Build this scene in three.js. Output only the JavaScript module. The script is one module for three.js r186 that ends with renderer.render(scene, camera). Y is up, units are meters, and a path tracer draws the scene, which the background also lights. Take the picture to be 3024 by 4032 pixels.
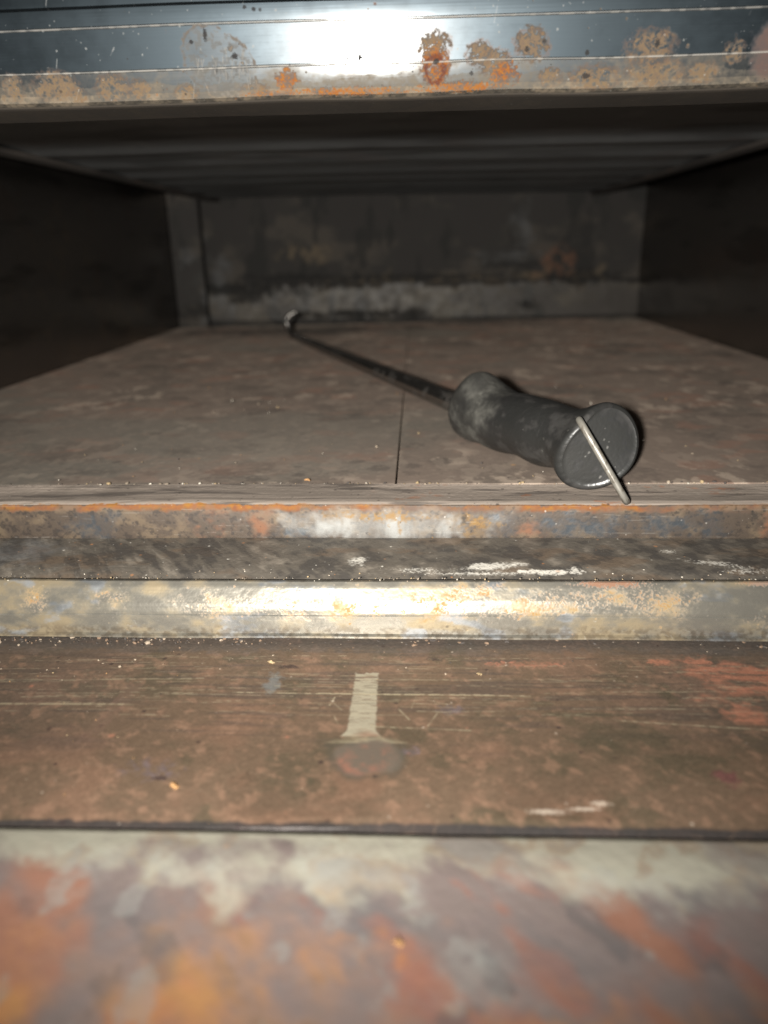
import * as THREE from 'three';
import { mergeGeometries, toCreasedNormals } from 'three/addons/utils/BufferGeometryUtils.js';
import { RoundedBoxGeometry } from 'three/addons/geometries/RoundedBoxGeometry.js';

// ------------------------------------------------------------------ camera, light, exposure
const scene = new THREE.Scene();
const D2R = Math.PI / 180;
const camera = new THREE.PerspectiveCamera(69.4, 0.75, 0.01, 20);
camera.position.set(0, 0.125, 0);
camera.rotation.order = 'YXZ';
camera.rotation.set(-19.7 * D2R, 2.7 * D2R, -1.0 * D2R);
camera.focus = 0.36;
camera.userData.fStop = 5.6;
scene.background = new THREE.Color().setRGB(0.016, 0.020, 0.023);      // the dim room behind the open oven door

const flash = new THREE.SpotLight(new THREE.Color().setRGB(1.0, 0.965, 0.90), 3.0, 6, 52 * D2R, 1, 2);
flash.position.set(-0.045, 0.146, 0.085);
flash.target.position.set(0, 0.18, -1.0);
flash.castShadow = true; flash.shadow.radius = 0.35; flash.shadow.mapSize.set(2048, 2048);
flash.shadow.camera.near = 0.02; flash.shadow.camera.far = 4;
scene.add(flash, flash.target);

const renderer = new THREE.WebGLRenderer({ antialias: true });
renderer.toneMapping = THREE.LinearToneMapping;
renderer.toneMappingExposure = 1;
renderer.shadowMap.enabled = true;

// ------------------------------------------------------------------ random numbers and noise
function rng(seed) { let a = seed >>> 0; return () => { a = (a + 0x6D2B79F5) | 0; let t = Math.imul(a ^ (a >>> 15), 1 | a); t = (t + Math.imul(t ^ (t >>> 7), 61 | t)) ^ t; return ((t ^ (t >>> 14)) >>> 0) / 4294967296; }; }
const R0 = rng(11), PERM = new Uint8Array(512), VAL = new Float32Array(256);
{ const p = [...Array(256).keys()]; for (let i = 255; i > 0; i--) { const j = Math.floor(R0() * (i + 1)); [p[i], p[j]] = [p[j], p[i]]; } for (let i = 0; i < 512; i++) PERM[i] = p[i & 255]; for (let i = 0; i < 256; i++) VAL[i] = R0(); }
function vn(x, y) {
  const xf = Math.floor(x), yf = Math.floor(y); let fx = x - xf, fy = y - yf; const X = xf & 255, Y = yf & 255;
  fx = fx * fx * (3 - 2 * fx); fy = fy * fy * (3 - 2 * fy);
  const A = PERM[X], B = PERM[(X + 1) & 255], Y1 = (Y + 1) & 255;
  const a = VAL[PERM[A + Y]], b = VAL[PERM[B + Y]], c = VAL[PERM[A + Y1]], d = VAL[PERM[B + Y1]];
  return a + (b - a) * fx + (c - a + (a - b - c + d) * fx) * fy;
}
function fb(x, y, o) { let s = 0, a = 0.5, n = 0; for (let i = 0; i < o; i++) { s += a * vn(x, y); n += a; a *= 0.55; x = x * 2.03 + 17.3; y = y * 2.03 + 5.1; } return s / n; }
const ss = (a, b, x) => { const t = Math.min(1, Math.max(0, (x - a) / (b - a))); return t * t * (3 - 2 * t); };

// ------------------------------------------------------------------ surface painter: what the surfaces are made of, in metres
class Surf {
  constructor(W, H, x0, x1, v0, v1) { Object.assign(this, { W, H, x0, x1, v0, v1, m: {}, dx: (x1 - x0) / W, dv: (v1 - v0) / H }); }
  mask(n) { return (this.m[n] ??= new Float32Array(this.W * this.H)); }
  box(x, v, r, s, f) {
    const i0 = Math.max(0, Math.floor((x - r - this.x0) / this.dx)), i1 = Math.min(this.W - 1, Math.ceil((x + r - this.x0) / this.dx));
    const j0 = Math.max(0, Math.floor((v - s - this.v0) / this.dv)), j1 = Math.min(this.H - 1, Math.ceil((v + s - this.v0) / this.dv));
    for (let j = j0; j <= j1; j++) for (let i = i0; i <= i1; i++) f(this.x0 + (i + 0.5) * this.dx, this.v0 + (j + 0.5) * this.dv, j * this.W + i);
  }
  blob(n, x, v, rx, rv, { rot = 0, amp = 1, edge = 0.4, rag = 0.6, freq = 3, ring = 0 } = {}) {
    const m = this.mask(n), c = Math.cos(rot), s = Math.sin(rot), R = Math.max(rx, rv) * 1.7, fx = freq / Math.min(rx, rv);
    this.box(x, v, R, R, (X, V, k) => {
      const a = X - x, b = V - v, p = (a * c + b * s) / rx, q = (-a * s + b * c) / rv;
      const d = Math.sqrt(p * p + q * q) + rag * (fb(X * fx + x * 911, V * fx + v * 733, 3) - 0.5) * 1.6;
      const t = ring ? Math.max(0, 1 - Math.abs(d - 1) / ring) : 1 - ss(1 - edge, 1 + edge * 0.3, d);
      if (t * amp > m[k]) m[k] = t * amp;
    });
  }
  line(n, x, v, x2, v2, w, amp = 1, broken = 0.5) {
    const m = this.mask(n), L = Math.hypot(x2 - x, v2 - v) || 1e-6, px = Math.max(this.dx, this.dv) * 0.6, st = Math.ceil(L / (Math.min(this.dx, this.dv) * 0.7));
    for (let k = 0; k <= st; k++) {
      const t = k / st, X = x + (x2 - x) * t, V = v + (v2 - v) * t, a = amp * (1 - broken + broken * ss(0.35, 0.6, vn(t * L * 500 + x * 900, v * 800)));
      this.box(X, V, w + px, w + px, (p, q, i) => { const d = Math.hypot(p - X, q - V), u = a * Math.min(1, Math.max(0, (w + px - d) / (px * 1.2))) * Math.min(1, (w * 2 + px) / (2 * px)); if (u > m[i]) m[i] = u; });
    }
  }
  specks(n, seed, count, r0, r1, where = () => 1, stretch = 1) {
    const r = rng(seed);
    for (let k = 0; k < count; k++) { const X = this.x0 + r() * (this.x1 - this.x0), V = this.v0 + r() * (this.v1 - this.v0), s = r0 + (r1 - r0) * r() ** 3, a = r(), b = r(); if (a < where(X, V)) this.blob(n, X, V, s * stretch, s, { rag: 0.7, edge: 0.5, amp: 0.5 + 0.5 * b }); }
  }
  scratches(n, seed, count, ang, spread, l0, l1, w, amp = 0.7) {
    const r = rng(seed);
    for (let k = 0; k < count; k++) { const X = this.x0 + r() * (this.x1 - this.x0), V = this.v0 + r() * (this.v1 - this.v0), a = ang + (r() - 0.5) * 2 * spread, l = l0 + (l1 - l0) * r() ** 2; this.line(n, X, V, X + Math.cos(a) * l, V + Math.sin(a) * l, w * (0.5 + r()), amp * (0.3 + 0.7 * r()), 0.8); }
  }
  bake(fn, { bump = 0, material = {} } = {}) {
    const { W, H } = this, col = new Uint8Array(W * H * 4), orm = new Uint8Array(W * H * 4), hgt = bump ? new Uint8Array(W * H * 4) : null;
    const o = { r: 0, g: 0, b: 0, rough: 0.5, metal: 0, h: 0.5, coat: 0, mix(c, t) { this.r += (c[0] - this.r) * t; this.g += (c[1] - this.g) * t; this.b += (c[2] - this.b) * t; } };
    const enc = (x) => 255 * (x <= 0 ? 0 : x >= 1 ? 1 : x < 0.0031308 ? 12.92 * x : 1.055 * x ** (1 / 2.4) - 0.055);
    for (let j = 0, k = 0; j < H; j++) for (let i = 0; i < W; i++, k++) {
      fn(this.x0 + (i + 0.5) * this.dx, this.v0 + (j + 0.5) * this.dv, k, o);
      const q = k * 4; col[q] = enc(o.r); col[q + 1] = enc(o.g); col[q + 2] = enc(o.b); col[q + 3] = 255;
      orm[q] = 255 * Math.min(1, Math.max(0, o.coat)); orm[q + 1] = 255 * Math.min(1, Math.max(0.03, o.rough)); orm[q + 2] = 255 * Math.min(1, Math.max(0, o.metal)); orm[q + 3] = 255;
      if (hgt) { hgt[q] = hgt[q + 1] = hgt[q + 2] = 255 * Math.min(1, Math.max(0, o.h)); hgt[q + 3] = 255; }
    }
    const tex = (d, srgb) => { const t = new THREE.DataTexture(d, W, H, THREE.RGBAFormat); t.magFilter = THREE.LinearFilter; t.minFilter = THREE.LinearFilter; t.wrapS = t.wrapT = THREE.RepeatWrapping; if (srgb) t.colorSpace = THREE.SRGBColorSpace; t.needsUpdate = true; return t; };
    const om = tex(orm);
    const mat = new THREE.MeshPhysicalMaterial({ map: tex(col, true), roughnessMap: om, metalnessMap: om, roughness: 1, metalness: 1, ...material });
    if (mat.clearcoat > 0) mat.clearcoatMap = om;
    if (mat.sheen > 0) mat.sheenColorMap = mat.map;
    if (hgt) { mat.bumpMap = tex(hgt); mat.bumpScale = bump; }
    mat.userData.uv = (X, v) => [(X - this.x0) / (this.x1 - this.x0), (v - this.v0) / (this.v1 - this.v0)];
    return mat;
  }
}

// ------------------------------------------------------------------ building helpers
function add(name, geometry, material, parent = scene) { const m = new THREE.Mesh(geometry, material); m.name = name; m.castShadow = m.receiveShadow = true; parent.add(m); return m; }
function thing(name, label, category, [x, y, z] = [0, 0, 0], group) { const o = new THREE.Group(); o.name = name; o.position.set(x, y, z); o.userData = { label, category }; if (group) o.userData.group = group; scene.add(o); return o; }
/** a bent sheet or bar: the closed outline pts [y, z, v] drawn out along X; v is the place on the surface in metres */
function profile(name, pts, x0, x1, mat, parent, { nx = 90, wob = 0.0002, crease = 0.7, seed = 1 } = {}) {
  const pos = [], uv = [], idx = [], n = pts.length, P = parent.getWorldPosition(new THREE.Vector3());
  let area = 0; for (let i = 0; i < n; i++) { const a = pts[i], b = pts[(i + 1) % n]; area += a[1] * b[0] - b[1] * a[0]; }
  const put = (X, p) => { const w = wob * 2, a = (vn(X * 22 + seed * 7.3, (p[0] - p[1]) * 40 + 3) - 0.5) * w + (vn(X * 7 + seed * 3.1, 9.7) - 0.5) * w * 2, b = (vn(X * 18 + seed * 5.9 + 40, (p[0] - p[1]) * 40 + 8) - 0.5) * w; pos.push(X - P.x, p[0] + a - P.y, p[1] + b - P.z); uv.push(...mat.userData.uv(X, p[2])); };
  for (let i = 0; i < n; i++) {
    const a = pts[i], b = pts[(i + 1) % n], s = pos.length / 3;
    for (let k = 0; k <= nx; k++) { const X = x0 + (x1 - x0) * k / nx; put(X, a); put(X, i === n - 1 ? [b[0], b[1], a[2] + Math.hypot(b[0] - a[0], b[1] - a[1])] : b); }
    for (let k = 0; k < nx; k++) { const q = s + k * 2; if (area > 0) idx.push(q, q + 1, q + 2, q + 2, q + 1, q + 3); else idx.push(q, q + 2, q + 1, q + 2, q + 3, q + 1); }
  }
  const tri = THREE.ShapeUtils.triangulateShape(pts.map((p) => new THREE.Vector2(p[1], p[0])), []);
  for (const [X, flip] of [[x0, false], [x1, true]]) { const s = pos.length / 3; for (const p of pts) put(X, p); for (const t of tri) idx.push(s + t[0], s + t[flip ? 2 : 1], s + t[flip ? 1 : 2]); }
  const g = new THREE.BufferGeometry(); g.setAttribute('position', new THREE.Float32BufferAttribute(pos, 3)); g.setAttribute('uv', new THREE.Float32BufferAttribute(uv, 2)); g.setIndex(idx);
  return add(name, toCreasedNormals(g.toNonIndexed(), crease), mat, parent);
}
/** a rounded slab with uv from two of its world axes */
function slab(name, x0, x1, y0, y1, z0, z1, r, mat, parent, uvOf, seg = 2) {
  const g = new RoundedBoxGeometry(x1 - x0, y1 - y0, z1 - z0, seg, r), c = [(x0 + x1) / 2, (y0 + y1) / 2, (z0 + z1) / 2], p = g.attributes.position, u = g.attributes.uv, P = parent.getWorldPosition(new THREE.Vector3());
  for (let i = 0; i < p.count; i++) { const x = p.getX(i) + c[0], y = p.getY(i) + c[1], z = p.getZ(i) + c[2]; const t = mat.userData.uv ? mat.userData.uv(...uvOf(x, y, z)) : uvOf(x, y, z); u.setXY(i, t[0], t[1]); p.setXYZ(i, x - P.x, y - P.y, z - P.z); }
  return add(name, g, mat, parent);
}
const HALF = 0.44;

// ------------------------------------------------------------------ surfaces
console.log('textures');
// header over the opening: blue-grey steel, splashed, v = metres up from its lower lip
const headerMat = (() => {
  const S = new Surf(2048, 320, -0.3, 0.3, -0.03, 0.06);
  const tan = [[0.0073, 0.0188, 0.0066, 0.005], [0.0483, 0.0178, 0.0066, 0.0056], [0.0973, 0.0159, 0.009, 0.006], [-0.1197, 0.0056, 0.004, 0.0038], [-0.1317, 0.0066, 0.007, 0.0048], [-0.1577, 0.0081, 0.009, 0.0052], [-0.1757, 0.0076, 0.004, 0.0052], [0.0263, 0.0151, 0.005, 0.0045], [0.0573, 0.0057, 0.0044, 0.0034], [0.0753, 0.0051, 0.0096, 0.0045], [0.1003, 0.0064, 0.011, 0.0052], [0.0323, 0.012, 0.006, 0.0043], [-0.1, 0.0035, 0.005, 0.003], [-0.148, 0.004, 0.004, 0.0028], [0.12, 0.006, 0.006, 0.0035], [0.132, 0.013, 0.004, 0.004], [-0.07, 0.0035, 0.006, 0.0024], [0.2, 0.01, 0.012, 0.008], [-0.21, 0.01, 0.01, 0.007]];
  for (const [x, v, a, b] of tan) { S.blob('tan', x, v, a, b, { rag: 0.75, edge: 0.5, freq: 2.5 }); S.blob('tring', x, v, a, b, { rag: 0.5, ring: 0.22, amp: 0.8 }); }
  S.blob('purple', 0.1503, 0.0135, 0.012, 0.013, { rag: 0.4, edge: 0.35 });
  S.blob('rust', 0.0083, 0.0106, 0.0062, 0.0079, { rag: 0.45, edge: 0.4 }); S.blob('rust', -0.0557, 0.0071, 0.0046, 0.0042, { rag: 0.7 }); S.blob('rust', 0.0373, 0.0071, 0.0062, 0.0042, { rag: 0.9, amp: 0.8 });
  S.blob('rust', -0.0277, 0.0022, 0.022, 0.0018, { rag: 1.1 }); S.blob('rust', 0.0183, 0.0024, 0.017, 0.0022, { rag: 1.1 }); S.blob('rust', -0.062, 0.002, 0.012, 0.0012, { rag: 1.2, amp: 0.7 });
  S.blob('darkrust', 0.008, 0.0095, 0.0036, 0.0045, { ring: 0.35, rag: 0.5 }); S.blob('dark', 0.0085, 0.0128, 0.0014, 0.0012);
  S.blob('oval', -0.0837, 0.0135, 0.0165, 0.0122, { rot: -0.55, rag: 0.18, edge: 0.2 }); S.blob('oring', -0.0837, 0.0135, 0.0165, 0.0122, { rot: -0.55, rag: 0.18, ring: 0.07 });
  for (const [x, v, a, b] of [[-0.0237, 0.0151, 0.0013, 0.0015], [-0.019, 0.0135, 0.0007, 0.0008], [-0.029, 0.0145, 0.0006, 0.0011], [-0.015, 0.0148, 0.0007, 0.0007], [0.0463, 0.0161, 0.0009, 0.001], [-0.0887, 0.0245, 0.0008, 0.0022], [-0.095, 0.0222, 0.0008, 0.0007], [-0.077, 0.0165, 0.0014, 0.001], [0.1, 0.017, 0.001, 0.0016], [0.072, 0.006, 0.0018, 0.0012], [0.0715, 0.0145, 0.0008, 0.001]]) S.blob('dark', x, v, a, b, { rag: 0.9 });
  S.specks('dark', 3, 520, 0.0002, 0.0009, (x, v) => (v > -0.002 ? (v < 0.012 ? 0.8 : 0.16) : 0));
  S.specks('tan', 4, 420, 0.0003, 0.0016, (x, v) => (v > 0 ? (v < 0.009 ? 0.9 : 0.12) : 0));
  S.specks('pale', 5, 900, 0.00015, 0.0005, () => 0.8); S.specks('rust', 6, 260, 0.0002, 0.0009, (x, v) => (v > -0.002 && v < 0.006 ? 1 : 0.05));
  S.scratches('scr', 7, 60, 1.1, 0.8, 0.001, 0.006, 0.00012, 0.9); S.scratches('brush', 8, 900, 0, 0.02, 0.02, 0.12, 0.0001, 0.6);
  for (let k = 0; k < 26; k++) { const r = rng(900 + k), a = -0.096 + r() * 0.026, b = 0.006 + r() * 0.014; S.line('oscr', a, b, a + (r() - 0.5) * 0.003, b - 0.002 - r() * 0.004, 0.00014, 0.8); }
  for (const [v, n] of [[0.0125, 1], [0.0283, 0.8]]) S.line('bend', -0.3, v, 0.3, v, 0.0003, n, 0.45);
  const M = (n) => S.mask(n), tanM = M('tan'), tr = M('tring'), pu = M('purple'), ru = M('rust'), dr = M('darkrust'), dk = M('dark'), ov = M('oval'), orr = M('oring'), pl = M('pale'), sc = M('scr'), br = M('brush'), os = M('oscr'), be = M('bend');
  return S.bake((X, v, k, o) => {
    const f = fb(X * 160, v * 160, 4), f2 = fb(X * 700, v * 700, 3), w = fb(X * 40 + 9, v * 60, 3);
    o.r = 0.023; o.g = 0.029; o.b = 0.034; o.metal = 1; o.rough = 0.46 + 0.12 * (f - 0.5) + 0.06 * br[k]; o.h = 0.5 + 0.05 * (vn(X * 60, v * 2600) - 0.5); o.coat = 1 - 0.5 * br[k] * f;
    const dull = (m) => { o.metal -= m; o.coat -= m * 1.3; o.rough += m * 0.45; };
    const lower = v > -0.03 && v < 0.0125 ? (v < 0.005 + 0.005 * f ? 0.9 : 0.35) + 0.65 * ss(0.40, 0.62, fb(X * 130 + 4, v * 150, 4)) : 0;      // baked-on film below the second bend, patchy
    const lw = lower * (0.35 + 0.65 * f2) * (v < 0.004 ? 1 : 0.6); o.mix([0.10, 0.082, 0.06], Math.min(1, lw)); dull(Math.min(1, lw * 0.9)); if (v < -0.002) { o.mix([0.05, 0.042, 0.035], 0.75); dull(0.8); }
    const c2 = fb(X * 1500, v * 1500, 2), t = Math.min(1, tanM[k] * ss(0.30, 0.55, f2 * 0.5 + f * 0.25 + c2 * 0.25) * 1.2);
    o.mix([0.070 + 0.03 * c2, 0.048 + 0.018 * c2, 0.033], t * 0.8); dull(Math.min(1, t * 1.5)); o.h += t * 0.25 * f2;
    if (tr[k] > 0) { const r = tr[k] * f2 * 0.8; o.mix([0.075, 0.042, 0.024], r); dull(r * 0.6); }
    if (pu[k] > 0) { const q = pu[k] * (0.6 + 0.4 * f2); o.mix([0.062, 0.040, 0.034], q); dull(q * 1.5); }
    if (ov[k] > 0) { const q = ov[k] * (0.12 + 0.38 * ss(0.4, 0.65, f2)); o.mix([0.075, 0.072, 0.068], q); dull(q * 0.9); }
    if (orr[k] > 0) { const q = orr[k] * ss(0.3, 0.6, f2 * 0.5 + f * 0.5); o.mix([0.085, 0.066, 0.05], q * 0.8); dull(q * 0.9); }
    const q = Math.min(1, ru[k] * (0.25 + 0.95 * ss(0.32, 0.62, f2 * 0.6 + c2 * 0.4))); o.mix([0.10 + 0.06 * c2, 0.026 + 0.04 * c2, 0.009], q * 0.92); dull(Math.min(1, q * 1.6)); o.h += q * 0.25;
    o.mix([0.05, 0.013, 0.008], dr[k] * 0.85); dull(dr[k]);
    o.mix([0.17, 0.16, 0.145], Math.max(be[k] * 0.8, os[k] * 0.5)); dull(Math.max(be[k] * 0.8, os[k] * 0.5)); o.h += be[k] * 0.3;
    o.mix([0.20, 0.20, 0.19], Math.max(sc[k] * 0.6, pl[k] * 0.45)); dull(Math.max(sc[k] * 0.5, pl[k] * 0.5));
    o.mix([0.014, 0.013, 0.013], dk[k] * 0.9); dull(dk[k] * 1.2);
  }, { bump: 0.0003, material: { specularIntensity: 0.3, clearcoat: 1, clearcoatRoughness: 0.16 } });
})();
console.log('header done');

// the ledge in front of the stones: v = 0 at its back, 0.0365 at the front edge, 0.055 at the foot of its face
const ledgeMat = (() => {
  const S = new Surf(2048, 256, -0.3, 0.3, -0.02, 0.06), e = 0.0365;
  for (const [x, v, a, b, n] of [[-0.1709, 0.0108, 0.015, 0.008, 'blue'], [-0.062, 0.0145, 0.012, 0.004, 'blue'], [-0.02, 0.0112, 0.05, 0.0085, 'steel_glint'], [0.006, 0.012, 0.014, 0.007, 'steel_glint'], [0.0438, 0.0105, 0.009, 0.008, 'blue'], [0.0828, 0.0105, 0.027, 0.008, 'blue'], [0.1268, 0.011, 0.017, 0.007, 'blue'], [0.15, 0.01, 0.009, 0.008, 'blue'], [-0.0831, 0.0115, 0.012, 0.007, 'red'], [-0.1075, 0.0103, 0.012, 0.007, 'red'], [0.1804, 0.0108, 0.005, 0.007, 'red'], [-0.021, 0.006, 0.03, 0.003, 'gold'], [0.03, 0.01, 0.012, 0.008, 'gold'], [0.058, 0.013, 0.008, 0.005, 'red'], [0.0243, 0.0067, 0.0018, 0.0042, 'dark'], [-0.026, 0.015, 0.001, 0.001, 'dark'], [-0.009, 0.008, 0.0014, 0.008, 'gold']]) S.blob(n, x, e + v, a, b, { rag: 0.9, edge: 0.95, freq: 1.4 });
  S.specks('dark', 21, 500, 0.0002, 0.0011); S.specks('gold', 22, 260, 0.0004, 0.002, (x, v) => (v > e && Math.abs(x + 0.01) < 0.06 ? 0.9 : 0.06)); S.specks('pale', 23, 500, 0.0002, 0.0006, () => 0.5);
  S.scratches('scr', 24, 300, 0, 0.05, 0.004, 0.03, 0.0001, 0.7);
  const M = (n) => S.mask(n), bl = M('blue'), cl = M('steel_glint'), re = M('red'), go = M('gold'), dk = M('dark'), pl = M('pale'), sc = M('scr');
  return S.bake((X, v, k, o) => {
    const f = fb(X * 120, v * 160, 5), g = fb(X * 420 + 3, v * 500, 4), h = fb(X * 30 + 5, v * 200, 4), s = fb(X * 25, v * 900, 3);
    o.h = 0.5 + 0.4 * (g - 0.5);
    if (v < e - 0.0006) {                                                        // top strip: brown-black baked crust
      o.r = 0.20; o.g = 0.166; o.b = 0.14; o.metal = 0; o.rough = 0.8;
      o.mix([0.30, 0.25, 0.21], ss(0.42, 0.7, s) * 0.8); o.mix([0.06, 0.05, 0.044], ss(0.5, 0.68, h) * 0.7); o.mix([0.25, 0.09, 0.035], ss(0.6, 0.75, f) * 0.5 * ss(0.45, 0.6, fb(X * 14, v * 30 + 7, 2)));
    } else {                                                                     // face: brown scale, blue temper colour, steel with the flash glint put into its colour, rust
      o.r = 0.062; o.g = 0.047; o.b = 0.036; o.metal = 0.2; o.rough = 0.55;
      o.mix([0.115, 0.085, 0.057], ss(0.4, 0.66, f) * 0.8); o.mix([0.03, 0.025, 0.022], ss(0.48, 0.66, g) * 0.7);
      const r = re[k] * ss(0.3, 0.6, f); o.mix([0.15, 0.065, 0.034], r * 0.8); o.metal -= r * 0.2; o.rough += r * 0.2;
      const b = bl[k] * (0.3 + 0.7 * ss(0.32, 0.62, g * 0.5 + f * 0.5)); o.mix([0.066, 0.075, 0.085], b * 0.9); o.metal += b * 0.4; o.rough -= b * 0.1;
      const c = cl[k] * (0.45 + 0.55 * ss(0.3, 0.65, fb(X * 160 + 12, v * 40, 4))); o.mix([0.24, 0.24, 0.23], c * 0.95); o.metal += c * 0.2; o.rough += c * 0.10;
      const y = go[k] * ss(0.3, 0.6, g); o.mix([0.21, 0.12, 0.035], y * 0.75); o.rough += y * 0.1;
    }
    const d = v - e + 0.0040 * (f - 0.5) + 0.0030 * (g - 0.5), t = ss(-0.0018, -0.0002, d) * (1 - ss(0.0008, 0.0036, d)) * (0.25 + 0.75 * ss(0.32, 0.55, fb(X * 38 + 31, v * 30 + 4.4, 5)));   // rust along the corner
    o.mix([0.19, 0.05 + 0.05 * g, 0.02], Math.min(1, t * (0.3 + 1.1 * g))); o.metal -= t; o.rough += t * 0.4; o.h += t * 0.3 * g;
    o.mix([0.5, 0.48, 0.44], sc[k] * 0.25); o.mix([0.016, 0.014, 0.013], dk[k] * 0.8); o.metal -= dk[k]; o.mix([0.45, 0.42, 0.38], pl[k] * 0.5);
  }, { bump: 0.0003, material: { sheen: 0.7, sheenRoughness: 0.5, sheenColor: new THREE.Color().setRGB(1, 1, 1), specularIntensity: 0.6 } });
})();

// channel floor: sooty, wiped, flour in the corner; v = -z
const channelMat = (() => {
  const S = new Surf(2048, 256, -0.3, 0.3, 0.30, 0.37);
  S.blob('wh', -0.0284, 0.3309, 0.0056, 0.0066, { rag: 0.6, edge: 1.0, freq: 1.2 }); S.blob('wh', 0.0354, 0.3262, 0.019, 0.0042, { rag: 0.7, rot: 0.12, edge: 0.9, freq: 1.2 }); S.blob('wh', 0.0585, 0.3212, 0.018, 0.0028, { rag: 0.7, rot: -0.03, edge: 0.8, freq: 1.2 }); S.blob('wh', 0.075, 0.3222, 0.0045, 0.0042, { rag: 0.9, edge: 0.9 }); S.blob('wh', 0.03, 0.3195, 0.03, 0.0018, { rag: 0.8, edge: 0.9, amp: 0.7 }); S.blob('wh', 0.0006, 0.3224, 0.010, 0.0024, { rag: 1.2, amp: 0.6, edge: 0.8 }); S.blob('wh', 0.1434, 0.3292, 0.015, 0.003, { rot: -0.3, rag: 1.3, amp: 0.7, edge: 0.9 }); S.blob('wh', 0.1241, 0.3436, 0.004, 0.002, { rag: 1.2, amp: 0.6 }); S.blob('wh', 0.155, 0.323, 0.012, 0.003, { rag: 1.3, amp: 0.6, edge: 0.9 });
  S.specks('wh', 31, 360, 0.0002, 0.0008, (x, v) => (v < 0.33 ? 0.8 : 0.35)); S.specks('or', 32, 60, 0.0003, 0.0012); S.specks('dk', 33, 300, 0.0004, 0.003, () => 0.8, 1.6);
  S.scratches('scr', 34, 700, 2.2, 0.35, 0.003, 0.014, 0.00022, 0.8); S.scratches('scr', 35, 160, 0, 0.1, 0.01, 0.05, 0.00015, 0.6);
  S.blob('grey', -0.205, 0.342, 0.022, 0.016, { rag: 0.7, edge: 0.7 });
  const M = (n) => S.mask(n), wh = M('wh'), or = M('or'), dk = M('dk'), sc = M('scr'), gr = M('grey');
  return S.bake((X, v, k, o) => {
    const a = X + v * 0.75, wp = ss(-0.02, -0.12, X + 0.05 * (vn(X * 30, v * 60) - 0.5)), f = fb(a * 170, v * 60 - X * 30, 5) * (0.25 + 0.55 * wp) + fb(X * 120, v * 130, 5) * (0.75 - 0.55 * wp), g = fb(X * 600, v * 600, 3), h = fb(X * 45 + 2, v * 90, 4);
    o.r = 0.10; o.g = 0.087; o.b = 0.072; o.metal = 0.1; o.rough = 0.6; o.h = 0.5 + 0.5 * (g - 0.5);
    o.mix([0.22, 0.19, 0.155], ss(0.5, 0.75, f) * 0.8); o.mix([0.13, 0.09, 0.06], ss(0.5, 0.7, h) * 0.6); o.mix([0.035, 0.032, 0.03], ss(0.52, 0.66, 1 - f) * 0.6);
    o.mix([0.14, 0.145, 0.15], gr[k] * 0.6 * f * 1.5); o.mix([0.22, 0.20, 0.17], sc[k] * (0.12 + 0.3 * wp)); o.mix([0.02, 0.018, 0.017], dk[k] * 0.5);
    const n = fb(X * 1300, v * 1300, 3), w = Math.min(1, wh[k] * 1.3) * ss(0.40, 0.72, n * 0.45 + g * 0.3 + f * 0.1 + wh[k] * 0.30); o.mix([0.55, 0.52, 0.46], w * 0.85); o.rough += w * 0.4; o.metal -= w; o.h += w * 0.3; o.mix([0.45, 0.2, 0.08], or[k] * 0.7);
  }, { bump: 0.0004 });
})();

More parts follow.
